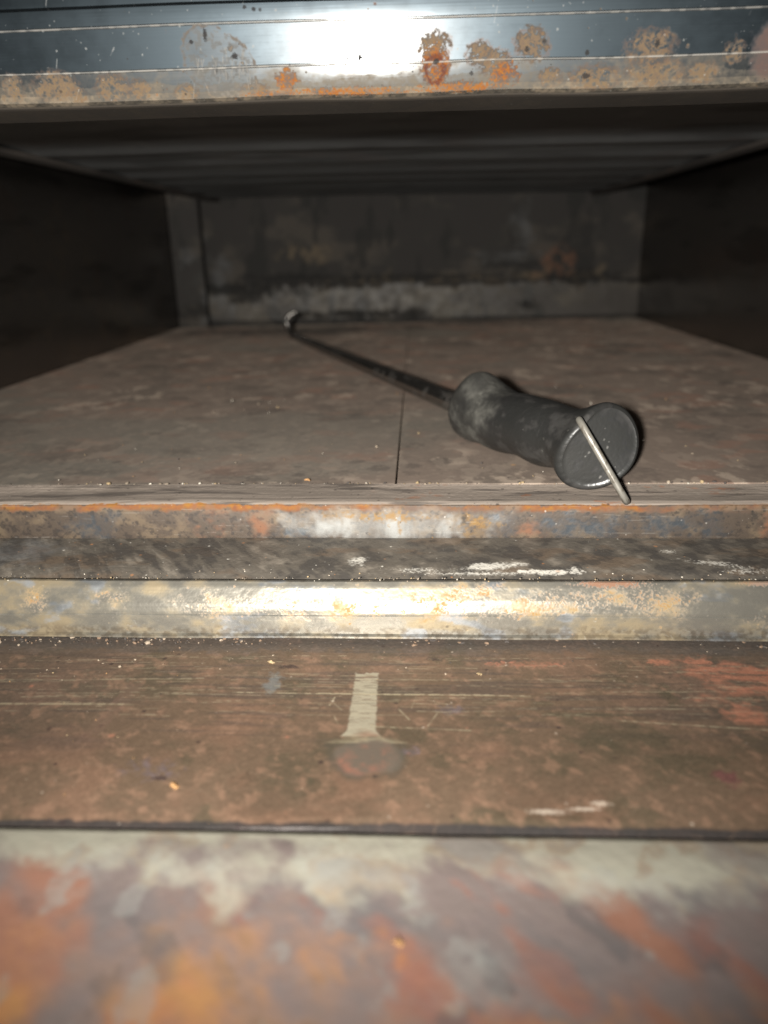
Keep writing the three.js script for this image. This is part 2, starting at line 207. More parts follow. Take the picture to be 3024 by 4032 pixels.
// front rail: tarnished stainless with yellow-brown film and rust; v = metres down its face
const railMat = (() => {
  const S = new Surf(2048, 192, -0.3, 0.3, -0.01, 0.045);
  for (const [x, v, a, b] of [[-0.1761, 0.0111, 0.0066, 0.0053], [-0.0977, 0.0133, 0.0127, 0.0074], [-0.0595, 0.0132, 0.0254, 0.0063], [-0.0256, 0.0142, 0.017, 0.0053], [0.0126, 0.0122, 0.0233, 0.0063], [0.021, 0.008, 0.0127, 0.0053], [0.0338, 0.0069, 0.0085, 0.0053], [0.0592, 0.0101, 0.0127, 0.0053], [0.0825, 0.0101, 0.017, 0.0053], [0.1037, 0.0101, 0.0106, 0.0063], [0.1164, 0.0101, 0.0085, 0.0063], [0.1567, 0.0185, 0.0084, 0.0034], [0.0422, 0.0164, 0.026, 0.0024], [-0.14, 0.01, 0.008, 0.004], [0.21, 0.01, 0.02, 0.006], [-0.22, 0.012, 0.02, 0.006]]) S.blob('rust', x, v, a, b, { rag: 1.2, edge: 0.95, freq: 1.3, amp: 0.95 });
  S.blob('flake', 0.0868, 0.0022, 0.014, 0.0019, { rag: 1.3, edge: 0.5 }); S.blob('flake', 0.153, 0.002, 0.009, 0.0014, { rag: 1.3, edge: 0.5, amp: 0.7 }); S.blob('bare', 0.0401, 0.0075, 0.008, 0.0036, { rag: 0.7, edge: 0.3 });
  S.specks('rust', 41, 2600, 0.0002, 0.0009, (x, v) => (v > 0.003 && v < 0.021 ? ss(0.14, 0.02, Math.abs(x - 0.005)) * 0.9 + 0.06 : 0.05)); S.specks('dark', 42, 420, 0.0002, 0.0008, () => 0.7); S.specks('pale', 43, 700, 0.0002, 0.0006, () => 0.7);
  S.scratches('scr', 44, 260, 0.9, 0.7, 0.001, 0.004, 0.00013, 0.9); S.scratches('brush', 45, 700, 0, 0.02, 0.01, 0.1, 0.0001, 0.6); S.line('crease', -0.3, 0.0175, 0.3, 0.0175, 0.00025, 0.6, 0.5);
  const M = (n) => S.mask(n), ru = M('rust'), fl = M('flake'), ba = M('bare'), dk = M('dark'), pl = M('pale'), sc = M('scr'), br = M('brush'), cr = M('crease');
  return S.bake((X, v, k, o) => {
    const f = fb(X * 90, v * 140, 5), g = fb(X * 520, v * 520, 4), h = fb(X * 22 + 8, v * 70, 3);
    o.r = 0.26; o.g = 0.245; o.b = 0.21; o.metal = 0.7; o.rough = 0.29 + 0.16 * (f - 0.5) + 0.05 * br[k]; o.h = 0.5 + 0.35 * (g - 0.5) + 0.05 * (vn(X * 60, v * 2400) - 0.5);
    const y = ss(0.36, 0.62, f * 0.6 + h * 0.4); o.mix([0.235, 0.185, 0.112], y * 0.8); o.metal -= y * 0.30; o.rough += y * 0.06;
    const b = ss(0.56, 0.72, fb(X * 60 + 50, v * 110, 4)); o.mix([0.24, 0.255, 0.27], b * 0.8);
    const n = fb(X * 1500, v * 1500, 3), r = ru[k] * (1 - ba[k]) * ss(0.38, 0.62, n * 0.45 + g * 0.2 + f * 0.35); o.mix([0.21, 0.075 + 0.05 * f, 0.018], r * 0.8); o.metal -= r * 0.8; o.rough += r * 0.4; o.h += r * 0.2;
    const q = fl[k]; o.mix([0.17, 0.075, 0.04], q * 0.85); o.metal -= q; o.rough += q * 0.4; o.h += q * 0.3;
    o.mix([0.11, 0.085, 0.06], ss(0.0215, 0.025, v + 0.004 * (f - 0.5)) * 0.55 * ss(0.3, 0.6, g)); o.mix([0.10, 0.08, 0.06], ss(0.0022, -0.0002, v + 0.002 * (g - 0.5)) * 0.7);
    o.mix([0.42, 0.41, 0.37], Math.max(sc[k] * 0.5, pl[k] * 0.4, cr[k] * 0.4)); o.mix([0.03, 0.022, 0.018], dk[k] * 0.75); o.metal -= dk[k] * 0.8;
  }, { bump: 0.00025, material: { specularIntensity: 0.4 } });
})();
console.log('rail done');

// inner face of the open door: brown baked film over steel; v = -z
const panelMat = (() => {
  const S = new Surf(2048, 640, -0.3, 0.3, 0.175, 0.305), q = 1.0303;
  S.blob('key', -0.0178 * q, 0.2106 * q, 0.0134 * q, 0.0104 * q, { rag: 0.42, edge: 0.2, freq: 1.6 });
  S.blob('keyr', -0.0178 * q, 0.2106 * q, 0.0132 * q, 0.0102 * q, { rag: 0.42, ring: 0.24, freq: 1.6 });
  { const st = S.mask('stem'); S.box(-0.0203, 0.2485, 0.010, 0.026, (X, V, k) => { const t = (V - 0.2285) / (0.2715 - 0.2285), c = -0.0208 - 0.0004 * t, w = 0.0049 + 0.0004 * (1 - t) + 0.0006 * (vn(V * 900, 3) - 0.5) + 0.0022 * ss(0.10, 0, t), d = Math.abs(X - c) - w; const e = Math.max(d, (t - 1) * 0.043 + 0.0016 * (vn(X * 800, 1) - 0.5), -t * 0.043); st[k] = 1 - ss(-0.0005, 0.0004, e); }); }
  for (const [x, v, a, b, n] of [[0.134, 0.2684, 0.026, 0.014, 'or'], [0.119, 0.2826, 0.008, 0.004, 'or'], [0.0455, 0.2789, 0.016, 0.0024, 'or'], [0.103, 0.281, 0.006, 0.0024, 'or'], [0.125, 0.243, 0.008, 0.008, 'or'], [0.0133, 0.2453, 0.006, 0.003, 'pu'], [-0.0027, 0.2206, 0.0036, 0.0028, 'pu'], [0.1043, 0.2079, 0.0045, 0.0042, 'mar'], [-0.0596, 0.2637, 0.0036, 0.0075, 'blue'], [-0.0925, 0.209, 0.010, 0.006, 'pu'], [-0.055, 0.2756, 0.0045, 0.0016, 'drk'], [0.0079, 0.2829, 0.0042, 0.0016, 'drk'], [-0.088, 0.2045, 0.0028, 0.0012, 'drk'], [-0.06, 0.205, 0.005, 0.004, 'ringy'], [0.1, 0.255, 0.0036, 0.0085, 'grn'], [0.067, 0.243, 0.016, 0.0016, 'grn'], [0.075, 0.228, 0.02, 0.011, 'grn'], [0.094, 0.215, 0.012, 0.008, 'grn'], [-0.036, 0.2035, 0.0016, 0.0022, 'grn'], [0.041, 0.1905, 0.006, 0.0011, 'wht'], [0.053, 0.192, 0.005, 0.0009, 'wht'], [0.059, 0.1945, 0.003, 0.0012, 'wht']]) S.blob(n, x, v, a, b, { rag: 1.0, edge: 0.6, freq: 2 });
  for (const [x, v, x2, v2, w, a] of [[-0.075, 0.2562, 0.045, 0.2552, 0.00026, 1], [-0.055, 0.2665, 0.03, 0.2665, 0.0002, 0.6], [-0.04, 0.2562, 0.03, 0.2557, 0.0003, 1], [-0.016, 0.2345, 0.02, 0.2325, 0.00025, 0.7], [0.0, 0.2535, 0.022, 0.2535, 0.00022, 0.8], [0.004, 0.252, 0.012, 0.249, 0.00022, 0.8], [-0.002, 0.2495, 0.014, 0.2492, 0.0002, 0.7], [0.0, 0.2445, 0.013, 0.2438, 0.0002, 0.6], [-0.0005, 0.254, -0.0022, 0.2465, 0.0002, 0.8], [-0.007, 0.2455, -0.003, 0.239, 0.00025, 0.7], [0.008, 0.2435, 0.004, 0.235, 0.00025, 0.6], [-0.0345, 0.2515, -0.0295, 0.245, 0.0003, 0.9], [-0.0345, 0.248, -0.033, 0.2535, 0.00025, 0.8], [-0.032, 0.241, -0.03, 0.236, 0.0002, 0.6], [0.075, 0.2395, 0.155, 0.2318, 0.0003, 0.7], [-0.19, 0.2475, -0.115, 0.2475, 0.0006, 0.6], [-0.19, 0.2645, -0.09, 0.2663, 0.00035, 0.5], [-0.1, 0.255, -0.05, 0.254, 0.0002, 0.5]]) S.line('scr', x, v, x2, v2, w, a, 0.7);
  { const r = rng(77); for (let k = 0; k < 330; k++) { const x = -0.2 + r() * 0.4, v = 0.24 + r() * 0.045, l = 0.004 + r() * 0.03; S.line('scr', x, v, x + l, v + (r() - 0.5) * 0.0016, 0.00012 + r() * 0.00012, 0.15 + 0.35 * r(), 0.9); } }
  S.scratches('fine', 51, 700, 0.7, 0.9, 0.002, 0.010, 0.00016, 0.7); S.scratches('fine', 52, 400, 0, 0.2, 0.002, 0.016, 0.00014, 0.6);
  for (let k = 0; k < 5; k++) S.line('band', -0.1155 - k * 0.0012 + 0.0008, 0.262, -0.1205 - k * 0.0012, 0.222, 0.0009, 0.55, 0.6);
  S.specks('wht', 53, 420, 0.00018, 0.0007, (x, v) => (v > 0.278 ? 1 : 0.22)); S.specks('drk', 54, 420, 0.0002, 0.0012, () => 0.5); S.specks('or', 55, 90, 0.0003, 0.0016, () => 0.6);
  const M = (n) => S.mask(n), key = M('key'), kr = M('keyr'), st = M('stem'), or = M('or'), pu = M('pu'), mar = M('mar'), bl = M('blue'), dr = M('drk'), ri = M('ringy'), gn = M('grn'), wh = M('wht'), sc = M('scr'), fi = M('fine'), ba = M('band');
  return S.bake((X, v, k, o) => {
    const a = X * 0.8 + v * 0.6, b = -X * 0.6 + v * 0.8, f = fb(X * 45, v * 55, 5), g = fb(a * 330, b * 190, 4) * 0.5 + fb(X * 260, v * 300, 4) * 0.5, h = fb(X * 14 + 6, v * 20, 3), s = fb(X * 30, v * 420, 4), c = fb(X * 1100, v * 1100, 3);
    const swept = ss(0.21, 0.24, v + 0.03 * (f - 0.5));
    o.r = 0.130; o.g = 0.087; o.b = 0.058; o.metal = 0.2; o.rough = 0.5; o.h = 0.5 + 0.3 * (c - 0.5) + 0.2 * (g - 0.5);
    o.mix([0.19, 0.112, 0.074], ss(0.4, 0.66, f) * 0.7); o.mix([0.088, 0.068, 0.044], ss(0.48, 0.68, fb(X * 60 + 20, v * 70 + 3, 4)) * 0.75);
    o.mix([0.095, 0.072, 0.06], ss(0.03, 0.12, Math.abs(X + 0.02) - 0.03 + 0.06 * (f - 0.5)) * 0.45 * swept);
    o.mix([0.25, 0.15, 0.10], ss(0.46, 0.68, g) * 0.6); o.mix([0.075, 0.056, 0.046], ss(0.46, 0.66, s) * 0.6 * swept);
    o.mix([0.09, 0.08, 0.072], ss(0.284, 0.292, v + 0.014 * (g - 0.5)) * 0.7); o.mix([0.035, 0.034, 0.036], ss(0.1848, 0.1836, v + 0.002 * (g - 0.5) + 0.0016 * (fb(X * 160, 2.2, 3) - 0.5)) * 0.85);
    o.mix([0.35, 0.15, 0.095], or[k] * ss(0.25, 0.55, s * 0.5 + g * 0.5) * 0.95); o.mix([0.13, 0.105, 0.12], pu[k] * 0.7 * ss(0.3, 0.6, g)); o.mix([0.14, 0.06, 0.055], mar[k] * 0.9); o.mix([0.16, 0.165, 0.16], bl[k] * 0.75); o.mix([0.035, 0.022, 0.022], dr[k] * 0.8); o.mix([0.08, 0.052, 0.034], ri[k] * 0.4); o.mix([0.065, 0.056, 0.036], gn[k] * 0.6);
    { const w = 0.76 + 0.48 * c; o.r *= w; o.g *= w; o.b *= w; }
    o.mix([0.19, 0.115, 0.085], ba[k] * 0.6); o.mix([0.27, 0.185, 0.13], fi[k] * 0.45);
    if (st[k] > 0) { const t = st[k] * (1 - 0.75 * ss(0.48, 0.60, fb(X * 200, v * 1300, 4)) * (0.6 + 0.4 * ss(0.0035, 0.001, Math.abs(v - 0.2668)))); o.mix([0.26 + 0.12 * s, 0.235 + 0.1 * s, 0.175 + 0.07 * s], t * 0.95); o.rough += 0.1 * t; o.h += 0.1 * t; o.mix([0.22, 0.10, 0.06], st[k] * ss(0.234, 0.229, v + Math.abs(X + 0.018) * 0.5) * 0.6); }
    if (key[k] > 0) { o.mix([0.125, 0.10, 0.078], key[k] * 0.95); o.mix([0.29, 0.125, 0.085], key[k] * ss(0.36, 0.62, g * 0.5 + f * 0.5) * ss(0.016, 0.006, Math.hypot(X + 0.021, (v - 0.218) * 1.1))); o.mix([0.08, 0.078, 0.062], key[k] * ss(0.5, 0.7, c * 0.4 + g * 0.6) * 0.6); }
    o.mix(v > 0.2245 ? [0.34, 0.30, 0.20] : [0.06, 0.058, 0.046], kr[k] * 0.6 * (0.4 + 0.8 * g));
    o.mix([0.47, 0.40, 0.27], sc[k] * 0.75); o.metal += sc[k] * 0.2; o.mix([0.5, 0.42, 0.34], wh[k] * 0.6); o.metal -= wh[k] * 0.2; o.rough += wh[k] * 0.3;
  }, { bump: 0.00025 });
})();
console.log('panel done');

// outer frame of the door: grey scale worn through to orange and red-brown rust; v = -z
const frameMat = (() => {
  const S = new Surf(1536, 768, -0.3, 0.3, -0.06, 0.20);
  for (const [x, v, a, b, n] of [[-0.065, 0.163, 0.010, 0.006, 'pale'], [-0.028, 0.165, 0.008, 0.008, 'pale'], [0.028, 0.160, 0.006, 0.006, 'pale'], [0.049, 0.159, 0.006, 0.006, 'pale'], [0.072, 0.157, 0.011, 0.006, 'pale'], [0.11, 0.158, 0.008, 0.007, 'pale'], [0.012, 0.132, 0.012, 0.007, 'pale'], [0.0, 0.15, 0.004, 0.006, 'pale'], [-0.095, 0.165, 0.014, 0.009, 'pale'], [-0.05, 0.125, 0.034, 0.018, 'or'], [-0.10, 0.13, 0.014, 0.014, 'or'], [-0.022, 0.136, 0.014, 0.006, 'or'], [0.05, 0.113, 0.028, 0.009, 'or'], [0.10, 0.118, 0.016, 0.012, 'or'], [-0.083, 0.142, 0.004, 0.002, 'red'], [0.065, 0.148, 0.012, 0.010, 'red'], [-0.003, 0.128, 0.006, 0.014, 'red'], [0.1, 0.143, 0.012, 0.01, 'red'], [-0.052, 0.15, 0.012, 0.008, 'red'], [0.03, 0.136, 0.016, 0.008, 'grey'], [-0.012, 0.14, 0.008, 0.014, 'grey'], [-0.075, 0.148, 0.014, 0.007, 'grey']]) S.blob(n, x, v, a * 1.2, b * 1.2, { rag: 1.2, edge: 1.0, freq: 1.5 });
  S.specks('pale', 61, 110, 0.0006, 0.0024, (x, v) => 0.8); S.specks('or', 62, 60, 0.0008, 0.004);
  const M = (n) => S.mask(n), pa = M('pale'), or = M('or'), re = M('red'), gr = M('grey');
  return S.bake((X, v, k, o) => {
    const a = X * 0.75 + v * 0.66, b = -X * 0.66 + v * 0.75, f = fb(a * 55, b * 26, 5), g = fb(X * 240, v * 240, 4), h = fb(X * 30 + 4, v * 34, 4);
    const c = fb(a * 120 + 9, b * 70, 4), e = fb(X * 90 + 33, v * 80, 4);
    o.r = 0.18; o.g = 0.142; o.b = 0.132; o.metal = 0; o.rough = 0.72; o.h = 0.5 + 0.4 * (g - 0.5) + 0.5 * (c - 0.5);
    o.mix([0.125, 0.118, 0.118], ss(0.42, 0.60, h) * 0.8); o.mix([0.26, 0.115, 0.08], ss(0.50, 0.66, f) * 0.75); o.mix([0.10, 0.088, 0.088], ss(0.54, 0.66, c) * 0.6); o.mix([0.30, 0.125, 0.07], ss(0.52, 0.68, fb(a * 30 + 70, b * 18, 4)) * 0.7);
    o.mix([0.12, 0.115, 0.118], gr[k] * 0.4); o.mix([0.23, 0.10, 0.075], re[k] * ss(0.3, 0.6, f) * 0.65); o.mix([0.40, 0.165 + 0.05 * c, 0.075], or[k] * ss(0.20, 0.62, f * 0.6 + c * 0.4) * 0.9);
    const edge = ss(0.146, 0.166, v + 0.050 * (h - 0.5) + 0.030 * (c - 0.5)); o.mix([0.37, 0.35, 0.28], edge * 0.95); o.mix([0.27, 0.20, 0.14], edge * ss(0.46, 0.64, e) * 0.75); o.mix([0.20, 0.17, 0.155], edge * ss(0.52, 0.64, f) * 0.7);  // pale band: light caught on the rounded back edge, put into the colour
    o.mix([0.33, 0.335, 0.305], pa[k] * ss(0.30, 0.7, e * 0.5 + c * 0.5) * (v > 0.15 ? 0.7 : 0.4)); o.mix([0.26, 0.255, 0.235], ss(0.60, 0.72, e) * 0.4);
  }, { bump: 0.0005 });
})();

// baking stones: brown-grey, scorched; v = -z
const stoneMat = (() => {
  const S = new Surf(2048, 1024, -0.45, 0.45, 0.39, 1.55), r = rng(5);
  for (let k = 0; k < 150; k++) { const x = -0.42 + r() * 0.84, v = 0.405 + r() ** 1.5 * 1.0, a = 0.002 + r() ** 3 * 0.012; S.blob('burn', x, v, a * 1.2, a, { rag: 0.7, edge: 0.4, amp: 0.4 + 0.6 * r() }); }
  for (const [x, v, a] of [[-0.07, 0.418, 0.0045], [-0.023, 0.432, 0.007], [-0.002, 0.436, 0.0055], [-0.093, 0.411, 0.008], [0.015, 0.446, 0.008], [0.055, 0.41, 0.004]]) S.blob('burn', x, v, a, a, { rag: 0.5, edge: 0.3 });
  for (let k = 0; k < 60; k++) { const x = -0.42 + r() * 0.84, v = 0.41 + r() * 1.1, a = 0.012 + r() * 0.03; S.blob('ring', x, v, a, a, { ring: 0.16, rag: 0.5, amp: 0.3 + 0.5 * r() }); }
  S.specks('pale', 71, 900, 0.0004, 0.0026, (x, v) => 0.7, 1.2); S.specks('burn', 74, 1400, 0.0004, 0.0016, (x, v) => (v < 0.8 ? 0.8 : 0.3), 1); S.specks('or', 72, 60, 0.0006, 0.002); S.scratches('scr', 73, 220, 0, 0.25, 0.01, 0.06, 0.0004, 0.6);
  for (const [x, v, a, b] of [[-0.05, 1.24, 0.16, 0.07], [0.12, 1.33, 0.14, 0.06], [0.28, 1.42, 0.16, 0.05], [-0.25, 1.22, 0.2, 0.08], [0.05, 1.05, 0.05, 0.03], [0.3, 1.0, 0.06, 0.02], [0.22, 0.78, 0.07, 0.016], [0.33, 0.9, 0.08, 0.02], [-0.3, 0.86, 0.06, 0.02]]) S.blob('soot', x, v, a, b, { rag: 1.0, edge: 0.7, freq: 1.2, amp: v > 1.1 ? 1 : 0.7 });
  const so = S.mask('soot');
  const M = (n) => S.mask(n), bu = M('burn'), ri = M('ring'), pa = M('pale'), or = M('or'), sc = M('scr');
  return S.bake((X, v, k, o) => {
    const f = fb(X * 20, v * 15, 5), g = fb(X * 95 + 4, v * 60, 5), h = fb(X * 5 + 2, v * 6, 3), c = fb(X * 300, v * 300, 3), t = fb(X * 30 + 60, v * 44 + 9, 4);
    o.r = 0.19; o.g = 0.145; o.b = 0.116; o.metal = 0; o.rough = 0.85; o.h = 0.5 + 0.5 * (c - 0.5);
    o.mix([0.13, 0.105, 0.085], ss(0.40, 0.68, f) * 0.7); o.mix([0.25, 0.145, 0.105], ss(0.52, 0.66, t) * 0.6); o.mix([0.42, 0.335, 0.265], ss(0.5, 0.62, g) * (0.22 + 0.45 * ss(0.5, 0.62, fb(X * 11 + 70, v * 24, 3)))); o.mix([0.16, 0.15, 0.125], ss(0.5, 0.64, h) * 0.5);
    o.mix([0.085, 0.069, 0.058], ss(0.50, 0.74, fb(X * 30 + 11, v * 42, 5)) * 0.5); o.mix([0.03, 0.028, 0.026], so[k] * ss(0.25, 0.55, g * 0.5 + f * 0.5) * 0.85);
    o.mix([0.07, 0.056, 0.048], bu[k] * 0.5); o.mix([0.27, 0.215, 0.17], ri[k] * 0.3); o.mix([0.34, 0.28, 0.23], Math.max(pa[k] * 0.5, sc[k] * 0.25)); o.mix([0.5, 0.26, 0.1], or[k] * 0.6);
    o.mix([0.28, 0.22, 0.17], ss(0.4, 0.75, c) * 0.25);
  }, { bump: 0.0006, material: { sheen: 1, sheenRoughness: 0.5, sheenColor: new THREE.Color().setRGB(1, 1, 1) } });
})();
console.log('stone done');

// sooty sheet of the chamber; v in metres, patterns of its own for walls and ceiling
function chamberMat(seed, base, pale, amount, metal, rough) {
  const S = new Surf(768, 512, -0.5, 0.5, -0.2, 0.5);
  return S.bake((X, v, k, o) => {
    const f = fb(X * 14 + seed * 13, v * 16 + seed, 5), g = fb(X * 60 + seed * 5, v * 70, 4), h = fb(X * 8 + seed * 3, v * 40, 3);
    o.r = base[0]; o.g = base[1]; o.b = base[2]; o.metal = metal; o.rough = rough; o.h = 0.5 + 0.5 * (g - 0.5);
    o.mix(pale, ss(0.5, 0.72, f * 0.6 + g * 0.4) * amount); o.mix([base[0] * 0.4, base[1] * 0.4, base[2] * 0.4], ss(0.5, 0.7, h) * 0.6); o.mix([0.16, 0.075, 0.04], ss(0.62, 0.76, fb(X * 22 + seed * 31, v * 24, 4)) * amount * 0.22);
  }, { bump: 0.0006 });
}
const sideMat = chamberMat(3, [0.15, 0.137, 0.125], [0.22, 0.18, 0.14], 0.6, 0.92, 0.26);
function wallSurf(strip) {
  const S = new Surf(768, 384, -0.5, 0.5, -0.06, 0.28);
  for (const [x, v, a, b, n] of [[-0.20, 0.117, 0.055, 0.016, 'tan'], [-0.17, 0.112, 0.016, 0.018, 'tan'], [0.245, 0.095, 0.035, 0.032, 'red'], [0.21, 0.078, 0.03, 0.02, 'tan'], [0.185, 0.16, 0.022, 0.035, 'grey'], [0.16, 0.105, 0.05, 0.012, 'grey'], [-0.39, 0.125, 0.02, 0.03, 'grey'], [-0.35, 0.06, 0.02, 0.05, 'grey'], [0.31, 0.06, 0.04, 0.03, 'tan'], [0.03, 0.06, 0.2, 0.02, 'tan'], [-0.31, 0.04, 0.03, 0.008, 'dark'], [0.0, 0.0735, 0.17, 0.006, 'dark'], [-0.22, 0.076, 0.09, 0.008, 'dark'], [-0.01, 0.012, 0.018, 0.012, 'dark'], [0.2, 0.024, 0.02, 0.008, 'dark'], [-0.1, 0.012, 0.12, 0.008, 'dark'], [0.3, 0.07, 0.06, 0.012, 'dark'], [-0.33, 0.055, 0.1, 0.014, 'dark'], [0.17, 0.093, 0.05, 0.004, 'dark']]) S.blob(n, x, v, a, b, { rag: 1.1, edge: 0.8, freq: 1.4 });
  const M = (n) => S.mask(n), tn = M('tan'), rd = M('red'), gy = M('grey'), dk = M('dark');
  return S.bake((X, v, k, o) => {
    const f = fb(X * 18 + 3, v * 26, 5), g = fb(X * 90, v * 80, 4), d = fb(X * 40 + 8, v * 14, 4);
    if (strip) { o.r = 0.052; o.g = 0.045; o.b = 0.037; o.metal = 0.1; o.rough = 0.55 + 0.3 * (g - 0.5); o.mix([0.095, 0.08, 0.06], ss(0.45, 0.65, f) * 0.8); o.mix([0.028, 0.026, 0.023], ss(0.52, 0.66, d) * 0.8); const e = ss(0.054, 0.064, v + 0.03 * (f - 0.5) + 0.012 * (g - 0.5)); o.mix([0.02, 0.018, 0.017], e * 0.9); o.rough += e * 0.4; o.metal -= e * 0.3; }
    else { o.r = 0.036; o.g = 0.033; o.b = 0.030; o.metal = 0; o.rough = 0.9; o.mix([0.07, 0.060, 0.05], ss(0.46, 0.68, f) * 0.8); o.mix([0.02, 0.019, 0.018], ss(0.52, 0.66, d) * 0.7); }
    o.h = 0.5 + 0.5 * (g - 0.5); o.mix([0.13, 0.10, 0.066], tn[k] * ss(0.3, 0.6, g) * (strip ? 0.2 : 0.8)); o.mix([0.14, 0.07, 0.042], rd[k] * ss(0.3, 0.6, g) * 0.8); o.mix([0.10, 0.10, 0.10], gy[k] * ss(0.3, 0.6, f) * 0.7); o.mix([0.02, 0.019, 0.018], dk[k] * 0.85); o.rough += dk[k] * 0.4; o.metal -= dk[k];
  }, { bump: 0.0006 });
}
const wallMat = wallSurf(false), stripMat = wallSurf(true);
const ceilMat = chamberMat(11, [0.17, 0.175, 0.178], [0.26, 0.262, 0.26], 0.5, 0.25, 0.5);
const railless = chamberMat(17, [0.05, 0.043, 0.038], [0.085, 0.07, 0.058], 0.6, 0.1, 0.7);
const voidMat = new THREE.MeshStandardMaterial({ color: new THREE.Color().setRGB(0.13, 0.115, 0.10), roughness: 0.9 });

// ------------------------------------------------------------------ the oven
console.log('geometry');
const oven = thing('deck_oven', 'sooty steel deck oven chamber with splashed header, rusty ledge and bright front rail', 'oven', [0, -0.09, -0.9]);
// header: underside, rounded lip, face leaning back, two bend lines, upper fold
{
  const lean = 0.17, z0 = -0.361, y0 = 0.1885, up = (v, out = 0) => [y0 + v * Math.cos(lean) - out * Math.sin(lean), z0 + v * Math.sin(lean) + out * Math.cos(lean), v + 0.0025];
  profile('header', [[0.1865, -0.404, -0.028], [0.1862, -0.372, -0.012], [0.1861, -0.3655, -0.004], [0.1866, -0.3627, -0.0008], [0.1875, -0.3614, 0.001], up(0), up(0.0095), up(0.0098, 0.0003), up(0.0103, 0.0003), up(0.0106, 0.0001), up(0.0254), up(0.0257, 0.0003), up(0.0262, 0.0003), up(0.0265, 0.0001), up(0.0325), [0.2222, -0.3575, 0.036], [0.262, -0.3585, 0.058], [0.262, -0.404, 0.10]].map((p) => p), -HALF, HALF, headerMat, oven, { wob: 0.0004, crease: 0.5, seed: 4 });
}
// ledge under the stones' front edge
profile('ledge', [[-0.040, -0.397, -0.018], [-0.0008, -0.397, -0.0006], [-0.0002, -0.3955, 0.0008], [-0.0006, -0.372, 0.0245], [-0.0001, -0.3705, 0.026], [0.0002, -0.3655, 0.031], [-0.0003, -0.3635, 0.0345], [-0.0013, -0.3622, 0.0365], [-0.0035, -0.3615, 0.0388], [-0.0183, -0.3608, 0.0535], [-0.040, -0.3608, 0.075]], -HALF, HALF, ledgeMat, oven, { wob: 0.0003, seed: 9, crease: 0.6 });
// channel between ledge and rail
profile('channel', [[-0.030, -0.3595, 0.3595], [-0.0182, -0.3595, 0.3595], [-0.0188, -0.345, 0.345], [-0.0192, -0.328, 0.328], [-0.0205, -0.3185, 0.3185], [-0.0235, -0.3105, 0.3105], [-0.032, -0.3100, 0.302]], -HALF, HALF, channelMat, oven, { wob: 0.0003, seed: 12 });
// rail: a rolled steel edge with a thin lip at its foot
{
  const P = [[-0.044, -0.3085, -0.03], [-0.0205, -0.3088, -0.003], [-0.0187, -0.3085, -0.001], [-0.0178, -0.3075, 0.0004], [-0.0180, -0.3060, 0.0018]];
  let y = -0.0180, z = -0.3060, v = 0.0018;
  for (let k = 0; k < 9; k++) { const el = (44 - k * 3.4) * D2R, s = 0.0017; y -= s * Math.cos(el); z += s * Math.sin(el); v += s; P.push([y, z, v]); }     // face turning from 44 to 17 degrees up
  P.push([y - 0.0004, z + 0.0005, v + 0.0006]);
  P.push([y - 0.0090, z + 0.0012, v + 0.0098], [y - 0.0098, z + 0.0026, v + 0.0115], [y - 0.0106, z + 0.0028, v + 0.0124], [y - 0.0110, z + 0.0022, v + 0.0132], [y - 0.0104, z - 0.002, v + 0.018]);
  console.log('rail foot', y - 0.011, z + 0.0028);
  profile('front_rail', P, -HALF, HALF, railMat, oven, { wob: 0.0004, seed: 17, crease: 0.5 });
}
// chamber: bed under the stones, walls, ceiling, roof
slab('hearth_bed', -0.43, 0.43, -0.075, -0.042, -1.56, -0.36, 0.002, voidMat, oven, (x, y, z) => [x, z]);
slab('side_wall', -0.430, -0.4135, -0.042, 0.262, -1.56, -0.405, 0.002, sideMat, oven, (x, y, z) => [z + 0.9, y]);
slab('side_wall', 0.3975, 0.414, -0.042, 0.262, -1.56, -0.405, 0.002, sideMat, oven, (x, y, z) => [z + 0.7, y + 0.1]);
slab('corner_flange', -0.4130, -0.362, -0.0415, 0.262, -1.318, -1.306, 0.002, wallMat, oven, (x, y, z) => [x, y + 0.03]);
slab('roof', -0.43, 0.43, 0.2625, 0.280, -1.56, -0.35, 0.002, voidMat, oven, (x, y, z) => [x, z]);
function backPanel(name, y0, y1, thick, off, mat) {
  const g = new RoundedBoxGeometry(0.90, y1 - y0, thick, 2, 0.0015), p = g.attributes.position, u = g.attributes.uv;
  for (let i = 0; i < p.count; i++) { const t = mat.userData.uv(p.getX(i), p.getY(i) + (y0 + y1) / 2); u.setXY(i, t[0], t[1]); }
  const m = add(name, g, mat, oven); m.position.set(0, (y0 + y1) / 2 + 0.09, -1.385 + 0.9 + off); m.rotation.y = 2 * D2R; return m;
}
backPanel('back_wall', -0.04, 0.26, 0.006, -0.010, wallMat);
backPanel('back_strip', 0.003, 0.066, 0.004, 0, stripMat);
{ // ceiling sheet with shallow pressed ribs across the chamber
  const P = []; for (let k = 0; k <= 96; k++) { const z = -0.408 - k * 0.0118, w = Math.max(0, Math.sin((z + 0.41) * Math.PI * 2 / 0.115)); P.push([0.2105 - 0.0022 * w, z, -0.15 + k * 0.0118 * 0.6]); }
  P.push([0.2165, P[96][1], 0.53], [0.2165, -0.408, 0.55]);
  profile('ceiling_sheet', P, -0.348, 0.308, ceilMat, oven, { nx: 24, wob: 0.0006, crease: 0.9 });
}

for (const x of [-0.356, 0.300]) slab('ceiling_edge', x, x + 0.016, 0.2035, 0.2085, -1.54, -0.408, 0.0015, railless, oven, (a, b, z) => [z + 0.9, b]);

